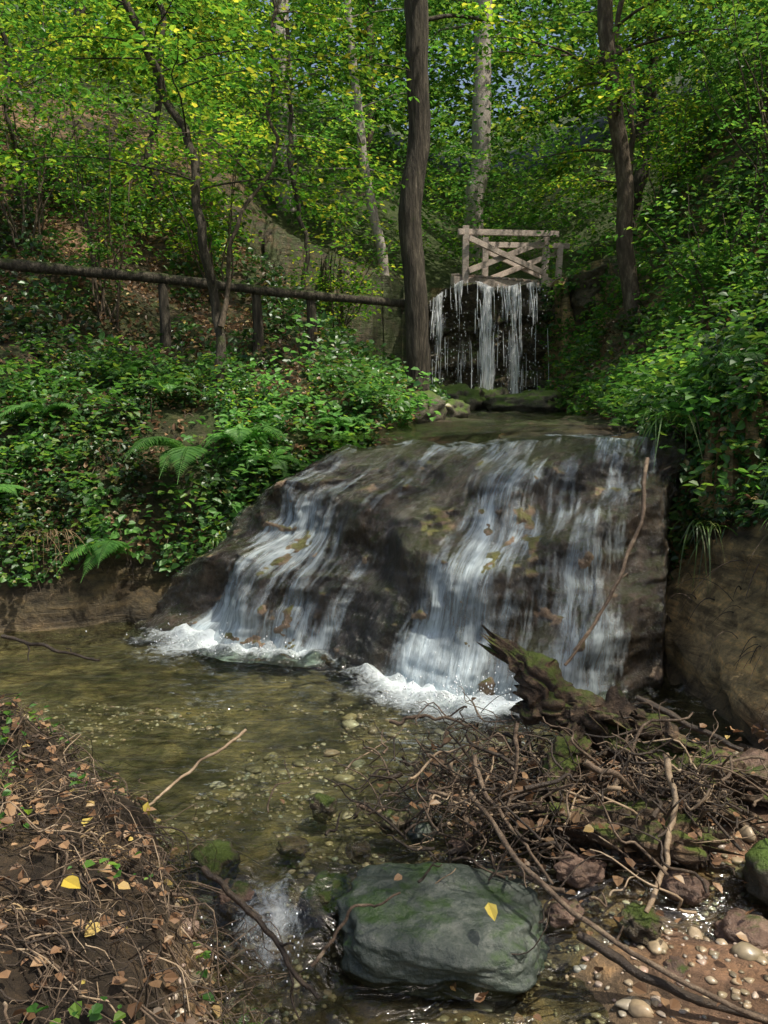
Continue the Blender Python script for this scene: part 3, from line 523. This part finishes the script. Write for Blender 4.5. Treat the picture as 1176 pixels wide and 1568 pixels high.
# ---------------------------------------------------------------- undergrowth
def cover(name, dens, xr_, yr_, cond, size, hmax, mat, w=.4, seed=3, thr=-.3, hang=.0):
    P, N = surf(dens, xr_, yr_, cond); k = fbm(P[:, 0]*1.6, P[:, 1]*1.6, P[:, 2]*1.6, 3, seed) > thr; P, N = P[k], N[k]
    hh = hmax*(.2+.8*np.clip(.5+1.2*fbm(P[:, 0]*2.5, P[:, 1]*2.5, P[:, 2]*2, 3, seed+2), 0, 1))*R.uniform(.05, 1, len(P))
    P = P+N*hh[:, None]*.8; P[:, 2] += hh*.3
    D = rnd(len(P))*np.array([1, 1, .4])+N*.4-np.array([0, 0, hang]); Nn = N*.5+np.array([0, -.15, .6])+rnd(len(P))*.55
    b = B(); leaves(b, P, D, Nn, size*R.uniform(.4, 1.4, len(P)), w, 0, simple=len(P) > 20000 and size > .07); return b.obj(name, [mat])
bare = lambda x, y: fbm(x*1.1, y*1.1, 0, 3, 120) > -.22
inL = lambda x, y, z: (z > .42+.3*vn(x*2, y*2)) & (x < xl(y)-.03) & (y > yb(x)-.3) & (bare(x, y) | (z < .9))
inR = lambda x, y, z: (z > .8+.35*vn(x*2, y*2)) & (x > np.where(y > 5.5, xr(y)-.02, xc(y)-.1))
cover('undergrowth', 2300, (-4.6, .6), (5.4, 8.6), inL, .042, .17, L_ivy, hang=.3)
cover('undergrowth', 320, (-4.6, .6), (5.4, 8.6), inL, .07, .32, L_fern, .34, 13, .12, hang=.2)
cover('undergrowth', 500, (-4.6, .6), (5.4, 8.6), inL, .03, .4, L_sun, .3, 19, .0, hang=.1)
cover('undergrowth', 450, (-7, .7), (8.6, 14), inL, .07, .35, L_ivy, thr=-.1)
cover('undergrowth', 2200, (1.5, 4.6), (3.4, 8), inR, .042, .2, L_ivy, hang=.5)
cover('undergrowth', 340, (1.5, 4.6), (3.4, 8), inR, .07, .34, L_fern, .34, 15, .12, hang=.3)
cover('undergrowth', 420, (2.2, 7), (8, 15), inR, .075, .4, L_mid, thr=-.15)
inL2 = lambda x, y, z: (z > .5) & (x < xl(y)-.03) & (y > yb(x)-.3)
cover('leaf_litter', 320, (-7, .5), (5.5, 14), inL2, .055, .10, L_dead, .3, 9, -.2)
cover('leaf_litter', 220, (1.8, 7), (4, 14), inR, .055, .1, L_dead, .3, 9, -.1)
def bank_sprays(name, n, xr_, yr_, cond, L, K, size, hmax, mat):
    P, N = surf(n, xr_, yr_, cond); P = P+N*.08; P[:, 2] += R.uniform(.03, hmax, len(P)); az_ = np.arctan2(N[:, 1], N[:, 0])+R.normal(0, .8, len(P))
    b = B(); sprays(b, P, az_, R.uniform(.6, 1.2, len(P))*L, K, size, .55, .2, 0, .4); b.obj(name, [mat])
bank_sprays('bramble_bush', 18, (-3.8, .4), (5.6, 8.5), inL, .32, 11, .065, .3, L_mid)
bank_sprays('bramble_bush', 22, (-1.3, .5), (6.7, 8.6), inL, .35, 10, .075, .45, L_fern)
bank_sprays('bramble_bush', 26, (1.6, 4), (3.6, 8.5), inR, .34, 11, .07, .35, L_mid)
def bank_twigs(name, n, xr_, yr_, cond):
    P, N = surf(n, xr_, yr_, cond); b = B()
    for i in range(len(P)):
        l = R.uniform(.15, .5); u = np.linspace(0, 1, 8)[:, None]; a = rnd(1)[0]*.6
        q = P[i]-N[i]*.03+(N[i]*.6+a)*l*u*.8+np.array([0, 0, 1])*l*(.5*u-1.0*u**2)
        tube(b, q, np.linspace(R.uniform(.002, .006), .001, 8), 4, R.randint(0, 2))
    b.obj(name, [M_stick, M_stickd])
bank_twigs('hanging_roots', 34, (-3.8, 0), (5.2, 8), lambda x, y, z: (z > .15) & (y > yb(x)-.4) & (x < -.3))
bank_twigs('hanging_roots', 26, (1.5, 3), (3.2, 6), lambda x, y, z: (z > .3))

def fern(cx, cy, n, L, az0=0, az1=2*pi, dz=.14, up=.9):
    b = B(); z0 = gz(cx, cy)+dz
    for i in range(n):
        a = az0+(az1-az0)*(i+R.uniform(.2, .8))/n; l = L*R.uniform(.7, 1.15); m = 46; u = np.linspace(0, 1, m); up_ = up*R.uniform(.75, 1.25)
        P = np.stack([cx+np.cos(a)*l*.85*u, cy+np.sin(a)*l*.85*u, z0+l*(up_*u-.95*u**2)], -1); P[:, :2] += .08*l*(u**2)[:, None]*rnd(1, 2); tube(b, P, np.linspace(.005, .0015, m), 4, 0)
        T = nrm(np.gradient(P, axis=0)); Sd = nrm(np.cross(T, np.array([0, 0, 1.]))); Un = np.cross(Sd, T)
        pr = np.sin(np.clip(u*1.02+.02, 0, 1)**.75*pi)*l*.21+.006
        for sg in (-1, 1):
            kk = slice(4, m)
            leaves(b, P[kk], Sd[kk]*sg+T[kk]*.45-np.array([0, 0, .18])+rnd(m-4)*.08, Un[kk], pr[kk], .08, 0, .03, -.08)
    return b.obj('fern', [L_fern])
for a in [(-1.95, 6.35, 5, .62, -3.3, -1.6, .3, .75), (-1.5, 6.75, 5, .7, -3.4, -1.4, .3, .8), (-1.2, 7.1, 7, .55), (-.95, 7.0, 8, .45), (-2.8, 7.0, 7, .45), (-.4, 7.5, 7, .4), (2.3, 5.6, 7, .45), (2.5, 7.0, 7, .45), (-3.0, 6.3, 7, .45), (-.6, 6.9, 6, .4, -3, 0), (-1.9, 7.5, 7, .45), (-.1, 7.8, 6, .4), (2.7, 6.2, 7, .5), (-2.4, 7.9, 7, .45)]:
    fern(*a)

def tuft(name, cx, cy, cz, n, L, mat, spread=.1, hang=.9, bias=(0, -.4), w=.006):
    b = B()
    for i in range(n):
        a = R.uniform(0, 2*pi); l = L*R.uniform(.4, 1.2); d = np.array([np.cos(a)+bias[0], np.sin(a)+bias[1]]); d /= np.linalg.norm(d)
        u = np.linspace(0, 1, 9); o = R.uniform(-1, 1, 2)*spread; out = R.uniform(.3, .9); sd = np.array([-d[1], d[0]])*R.uniform(-.25, .25)*l
        P = np.stack([cx+o[0]+d[0]*l*out*u+sd[0]*u**2, cy+o[1]+d[1]*l*out*u+sd[1]*u**2, cz+l*(.65*u-hang*R.uniform(.6, 1.3)*u**2)], -1)
        s = np.array([-d[1], d[0], 0])*w*R.uniform(.6, 1.3)*(1-u**2)[:, None]+1e-5
        b.add(np.concatenate([P-s, P+s]), np.stack([np.arange(8), np.arange(8)+9, np.arange(8)+10, np.arange(8)+1], -1), 0)
    return b.obj(name, [mat])
for (x0, y0, dz, n, L, mt, bi, hg) in [(1.9, 5.5, .08, 60, .45, L_grass, (-1.0, -.4), 1.2), (2.0, 5.1, .08, 60, .45, L_grass, (-.6, -.7), 1.3), (2.3, 4.8, 0.08, 50, .4, L_grass, (-.4, -.8), 1.2), (2.2, 4.5, 0.08, 50, .4, L_grass, (-.6, -.8), 1.2),
        (-2.45, 6.15, .3, 45, .4, L_straw, (0, -1), 1.1), (-1.35, 6.5, .15, 60, .35, L_grass, (0, -1), 1.2), (-1.2, 6.5, .15, 50, .35, L_grass, (.4, -1), 1.1), (-.75, 6.7, .1, 50, .3, L_grass, (0, -1), 1.2), (-.3, 6.9, .05, 40, .25, L_straw, (0, -1), 1.2),
        (-1.65, 3.3, 0, 90, .18, L_grass, (0, 0), .8), (-1.3, 3.6, 0, 60, .14, L_grass, (0, 0), .8), (-.5, 2.2, -.02, 110, .15, L_grass, (.3, 0), .9), (-1.0, 2.6, 0, 50, .16, L_straw, (.3, -.3), .9), (-1.2, 2.2, 0, 60, .2, L_straw, (.3, -.3), .9), (-1.45, 3.0, 0, 40, .15, L_straw, (0, 0), .8)]:
    tuft('grass_tuft', x0, y0, gz(x0, y0)+dz, n, L, mt, .14, hg, bi, .005 if mt is not L_straw else .0035)

# ---------------------------------------------------------------- wood debris
def stick(b, p0, p1, r, mat=0, bend=.06, seed=0, k=6, taper=.5, forks=0):
    p0 = np.array(p0, float); p1 = np.array(p1, float); n = 14; u = np.linspace(0, 1, n); L = np.linalg.norm(p1-p0)
    P = p0+(p1-p0)*u[:, None]+bend*L*np.stack([vn(u*3+seed, 1, 0, 3), vn(u*3+seed, 2, 0, 4), vn(u*3+seed, 3, 0, 5)], -1)*np.sin(pi*u)[:, None]*1.5
    tube(b, P, r*(1-(1-taper)*u), k, mat)
    for i in range(forks):
        j = R.randint(4, 12); d = nrm((p1-p0)[None])[0]+rnd(1)[0]*.7; l = L*R.uniform(.15, .35)
        stick(b, P[j], P[j]+d*l, r*.5, mat, .08, seed+i+1, 5, .3)
b = B()
for i in range(720):
    a = R.uniform(0, pi); c = np.array([.62, 3.25, .10])+R.normal(0, 1, 3)*np.array([.27, .24, .09]); l = R.uniform(.08, .42)
    if R.rand() < .3: c[0] -= .18
    if R.rand() < .25: c = np.array([1.1, 3.05, .24])+R.normal(0, 1, 3)*np.array([.16, .12, .07])
    c[2] = max(c[2], .02)
    d = np.array([math.cos(a), math.sin(a)*.8, R.uniform(-.7, .9)]); d /= np.linalg.norm(d)
    stick(b, c-d*l/2, c+d*l/2, R.uniform(.0015, .007)*(1+1.2*(R.rand() < .08)), R.choice([0, 1, 1, 2], p=[.32, .3, .3, .08]), .14, i, 5, .4, 1 if R.rand() < .3 else 0)
b.obj('driftwood_pile', [M_stick, M_stickd, M_stickp])
b = B(); n = 260; P = np.array([.7, 3.2, .14])+R.normal(0, 1, (n, 3))*np.array([.3, .26, .07]); P[:, 2] = np.maximum(P[:, 2], .03)
leaves(b, P, rnd(n)*np.array([1, 1, .4]), np.array([0, -.3, 1.])+rnd(n)*.7, .045*R.uniform(.5, 1.3, n), .38); b.obj('leaf_litter', [L_dead])
def rlog(b, P, r, seed, rough=.5, n=90, k=52, flat=1.0):
    P = smooth_path(P, n); u = np.linspace(0, 1, n); P = P+.03*np.stack([fbm(u*5, k_*3, 0, 2, seed) for k_ in range(3)], -1); rr = np.interp(u, np.linspace(0, 1, len(r)), r)
    T = nrm(np.gradient(smooth_path(P, n), axis=0)); U = nrm(np.cross(T, [0, 0, 1.])); W = np.cross(T, U); a = np.linspace(0, 2*pi, k, endpoint=False)
    A, Un = np.meshgrid(a, u)
    f = 1+rough*1.3*fbm(np.cos(A)*1.8, np.sin(A)*1.8, Un*5, 4, seed)+.28*np.abs(fbm(np.cos(A)*5, np.sin(A)*5, Un*4, 3, seed+5))*rough*2-.15+.12*fbm(np.cos(A)*14, np.sin(A)*14, Un*12, 2, seed+6)
    f = np.clip(f, .2, 2)
    V = P[:, None]+(U[:, None]*np.cos(a)[None, :, None]*flat+W[:, None]*np.sin(a)[None, :, None])*(rr[:, None]*f)[..., None]
    for end, sg in ((slice(0, 12), -1), (slice(n-12, n), 1)):
        ww = np.linspace(1, 0, 12) if sg < 0 else np.linspace(0, 1, 12)
        jag = .14*vn(np.cos(a)*3.5, np.sin(a)*3.5, 0, seed+9+sg); V[end] += sg*T[end][:, None]*jag[None, :, None]*ww[:, None, None]
    b.add(V.reshape(-1, 3), gridfaces(n, k, True)); c = np.arange(k)
    b.add(np.concatenate([V[0], [P[0]+T[0]*.05]]), np.stack([c, np.full(k, k), (c+1) % k], -1)); b.add(np.concatenate([V[-1], [P[-1]-T[-1]*.05]]), np.stack([c, (c+1) % k, np.full(k, k)], -1))
b = B()
rlog(b, [(.52, 3.65, .58), (.62, 3.56, .50), (.76, 3.46, .40), (.92, 3.36, .32)], [.03, .07, .09, .10], 3, .8)
rlog(b, [(.60, 3.5, .36), (.72, 3.45, .38), (.88, 3.38, .34)], [.04, .06, .08], 5, .8)
rlog(b, [(.86, 3.42, .34), (1.02, 3.3, .26), (1.2, 3.15, .19), (1.38, 3.02, .11)], [.09, .075, .07, .03], 4, .8)
rlog(b, [(.95, 3.35, .38), (1.08, 3.3, .34), (1.2, 3.2, .29)], [.03, .05, .02], 7, .9)
b.obj('rotten_log', [M_log])
b = B(); rlog(b, [(.6, 3.0, .12), (.78, 2.95, .14), (.98, 2.9, .12), (1.2, 2.9, .05)], [.04, .07, .10, .06], 8, .8); b.obj('rotten_log', [M_log])
b = B(); rlog(b, [(.78, 3.35, .32), (.7, 3.2, .22), (.62, 3.1, .12)], [.05, .07, .05], 12, .7); rlog(b, [(1.1, 3.1, .2), (1.3, 3.2, .22), (1.5, 3.2, .14)], [.05, .08, .05], 15, .7); b.obj('tree_stump', [M_log])
def one(name, pts, r, mat, seed=1, taper=.5, forks=0):
    b = B(); P = smooth_path(pts, 30); P += .018*np.stack([fbm(np.arange(30)*.25, k, 0, 3, seed) for k in range(3)], -1)
    tube(b, P, r*np.linspace(1, taper, 30), 8, 0, .3, seed, 30)
    for i in range(forks):
        j = R.randint(6, 28); stick(b, P[j], P[j]+rnd(1)[0]*np.array([.15, .15, .1]), r*.45, 0, .1, i+seed)
    return b.obj(name, [mat])
one('fallen_branch', [(1.5, 4.85, 1.33), (1.4, 4.6, .95), (1.2, 4.4, .65), (.92, 4.15, .33)], .013, M_stick, 2, .6, 2)
one('fallen_branch', [(.33, 3.0, .22), (.42, 2.7, .16), (.62, 2.45, .08), (.85, 2.25, .0), (1.3, 2.0, -.05)], .010, M_stick, 3, .7, 2)
one('fallen_branch', [(.6, 2.42, .04), (.8, 2.3, -.03), (1.2, 2.15, -.08), (1.5, 2.0, -.1)], .016, M_stickd, 4)
one('fallen_branch', [(1.02, 2.95, .38), (1.04, 2.85, .25), (.98, 2.75, .12), (.88, 2.62, .0)], .012, M_stickp, 5, .7)
one('fallen_branch', [(-.63, 3.7, .17), (-.82, 3.5, .1), (-.98, 3.25, .03)], .007, M_stickp, 6, .8)
one('fallen_branch', [(0.02, 3.75, .2), (.2, 3.7, .24), (.4, 3.65, .22)], .01, M_stick, 7, .6, 2)
one('fallen_branch', [(.5, 3.1, .45), (.5, 3.05, .3), (.46, 3.0, .1)], .009, M_stick, 8)
one('fallen_branch', [(.35, 3.15, .3), (.38, 3.0, .2), (.5, 2.8, .12), (.56, 2.7, .05)], .01, M_stick, 9)
one('fallen_branch', [(-2.5, 5.4, .12), (-2.1, 5.3, .06), (-1.8, 5.2, .03)], .014, M_stickd, 10, .6, 2)
one('fallen_branch', [(1.2, 3.9, .25), (1.5, 3.7, .15), (1.9, 3.3, .05)], .016, M_stickd, 11, .6, 3)
one('fallen_branch', [(-.62, 2.7, .1), (-.4, 2.5, .03), (-.2, 2.3, -.08)], .012, M_stickd, 12, .6, 2)
one('fallen_branch', [(-.22, 2.42, -.06), (-.1, 2.5, 0.08), (.05, 2.5, .13)], .007, M_stick, 13)
b = B()
for i in range(1250):
    y0 = R.uniform(1.7, 4.0); d = R.rand()**1.2*1.4; x0 = float(f_left(np.array(y0)))-d+.05; z0 = gz(x0, y0)+R.uniform(0, .08)
    a = R.uniform(-1.5, .5); l = R.uniform(.08, .4); x1, y1 = x0+math.cos(a)*l, y0+math.sin(a)*l; z1 = max(gz(x1, y1), -.14)+R.uniform(-.02, .1)
    stick(b, (x0, y0, z0), (x1, y1, z1), R.uniform(.001, .004)*(1+1.5*(R.rand() < .04)), R.choice([0, 1, 1, 2], p=[.4, .25, .25, .1]), .2, i, 4, .4, 1 if R.rand() < .15 else 0)
b.obj('exposed_roots', [M_stick, M_stickd, M_stickp])
def scatter_leaves(name, dens, xr_, yr_, cond, size, mat, dz=.012, w=.38, hz=.03):
    P, N = surf(dens, xr_, yr_, cond); P = P+np.array([0, 0, 1])*(dz+R.uniform(0, hz, (len(P), 1)))
    b = B(); leaves(b, P, rnd(len(P))*np.array([1, 1, .2]), np.array([0, 0, 1.])+rnd(len(P))*.6, size*R.uniform(.4, 1.3, len(P)), w); b.obj(name, [mat])
scatter_leaves('leaf_litter', 190, (-2.4, -.4), (1.7, 4.2), lambda x, y, z: x < f_left(y)+.05, .042, L_dead, .02, .38, .07)
scatter_leaves('leaf_litter', 60, (.2, 1.9), (2.0, 3.9), lambda x, y, z: z > -1, .04, L_dead, .1)
scatter_leaves('seedlings', 380, (-2.4, -.5), (1.7, 4.2), lambda x, y, z: (x < f_left(y)-.02) & (fbm(x*3, y*3, 0, 2, 4) > .2), .035, L_mid, .04, .38, .08)
b = B(); leaves(b, [(.33, 2.5, .1), (-.93, 2.3, .3), (-.9, 3.0, .12), (1.1, 2.2, -.05)], [(0.3, -1, -.5), (1, -.6, 0), (.2, .4, 1), (1, .2, 0)], [(0, -.3, 1), (0, -.5, 1), (0, -1, .2), (0, -.2, 1)], [.06, .07, .06, .05], .33); b.obj('fallen_yellow_leaves', [L_yel])

# ---------------------------------------------------------------- rustic rail fence
fe = empty('log_rail_fence'); b = B()
tube(b, smooth_path([(-6.5, 8.6, 3.2), (-3.9, 9, 3.0), (-2.4, 9.3, 2.90), (-1.2, 9.7, 2.80), (.25, 10.15, 2.72)], 80), np.linspace(.068, .045, 80), 12, 0, .3, 4, 8); b.obj('rail', [M_bark], parent=fe)
for i, (x0, y0) in enumerate([(-4.6, 8.95), (-2.36, 9.33), (-1.42, 9.68), (-.83, 9.86)]):
    b = B(); z0 = gz(x0, y0); tube(b, [(x0, y0, z0-.2), (x0+.02, y0, 2.4), (x0, y0, 2.84)], [.065, .06, .05], 10, 0, .15, i, 8); b.obj('post_%d' % i, [M_bark], parent=fe)

# ---------------------------------------------------------------- footbridge
br = empty('wooden_footbridge')
def beam(name, p0, p1, w, h, par=br, mat=M_plank):
    p0 = Vector(p0); p1 = Vector(p1); d = p1-p0; L = d.length
    import bmesh
    bm = bmesh.new(); bmesh.ops.create_cube(bm, size=1); bmesh.ops.scale(bm, vec=(L, w, h), verts=bm.verts); bmesh.ops.bevel(bm, geom=bm.edges[:], offset=.008, segments=2, affect='EDGES')
    me = bpy.data.meshes.new(name); bm.to_mesh(me); bm.free(); me.materials.append(mat)
    o = bpy.data.objects.new(name, me); sc.collection.objects.link(o); o.parent = br; o.location = (p0+p1)/2; o.rotation_euler = d.to_track_quat('X', 'Z').to_euler(); return o
def bp_(u, side): return (1.5+u*1.62+side*.5, 16.3+u*.9+side*1.0)
zb = 3.86
for sd in (0, 1):
    p0, p1 = bp_(-.15, sd), bp_(1.15, sd); beam('bearer_%d' % sd, (*p0, zb-.12), (*p1, zb-.12), .12, .16)
    sgn = 1 if sd == 0 else -1
    for i, u in enumerate((0, 1)):
        x0, y0 = bp_(u, sd); y0 -= .1*sgn; beam('post_%d%d' % (sd, i), (x0, y0, zb-.2), (x0+.04*i, y0, zb+.86), .12, .12)
    q = [bp_(u, sd) for u in (0, 1)]; o = -.19*sgn
    beam('handrail_%d' % sd, (q[0][0]-.15, q[0][1]+o, zb+.74), (q[1][0]+.25, q[1][1]+o, zb+.86), .05, .11)
    beam('brace_a%d' % sd, (q[0][0]+.05, q[0][1]+o, zb+.05), (q[1][0]-.03, q[1][1]+o, zb+.72), .04, .11)
    beam('brace_b%d' % sd, (q[0][0]+.05, q[0][1]+o*1.3, zb+.62), (q[1][0]-.03, q[1][1]+o*1.3, zb+.12), .04, .11)
for i in range(13):
    u = -.12+i*.1; a_, c_ = bp_(u, 0), bp_(u, 1); beam('plank_%d' % i, (a_[0], a_[1]-.02, zb-.01), (c_[0], c_[1]+.02, zb-.01), .15, .04)

# ---------------------------------------------------------------- light, sky, camera
sun_dir = Vector((.46, -.26, 1.0)).normalized()
el = math.asin(sun_dir.z); az = math.atan2(sun_dir.x, sun_dir.y)
w = bpy.data.worlds.new('World'); sc.world = w; w.use_nodes = True; nt = w.node_tree; bg = nt.nodes['Background']
sk = nt.nodes.new('ShaderNodeTexSky'); sk.sky_type = 'NISHITA'; sk.sun_disc = False; sk.sun_elevation = el; sk.sun_rotation = az; sk.dust_density = 5; sk.air_density = 1.2
nt.links.new(sk.outputs[0], bg.inputs[0]); bg.inputs[1].default_value = .15
sl = bpy.data.lights.new('sun', 'SUN'); sl.energy = 5; sl.angle = math.radians(.6); sl.color = (1, .93, .8)
so = bpy.data.objects.new('sun', sl); sc.collection.objects.link(so); so.rotation_euler = sun_dir.to_track_quat('Z', 'Y').to_euler(); so.location = (5, 5, 12)
cam = bpy.data.cameras.new('camera'); co = bpy.data.objects.new('camera', cam); sc.collection.objects.link(co)
cam.sensor_fit = 'VERTICAL'; cam.sensor_height = 24; cam.lens = 24*1305/1568; cam.clip_end = 400; cam.clip_start = .05
co.location = (0, 0, 1.7); co.rotation_euler = (math.radians(82), 0, 0); sc.camera = co
sc.view_settings.view_transform = 'Standard'; sc.view_settings.look = 'None'; sc.view_settings.exposure = 0
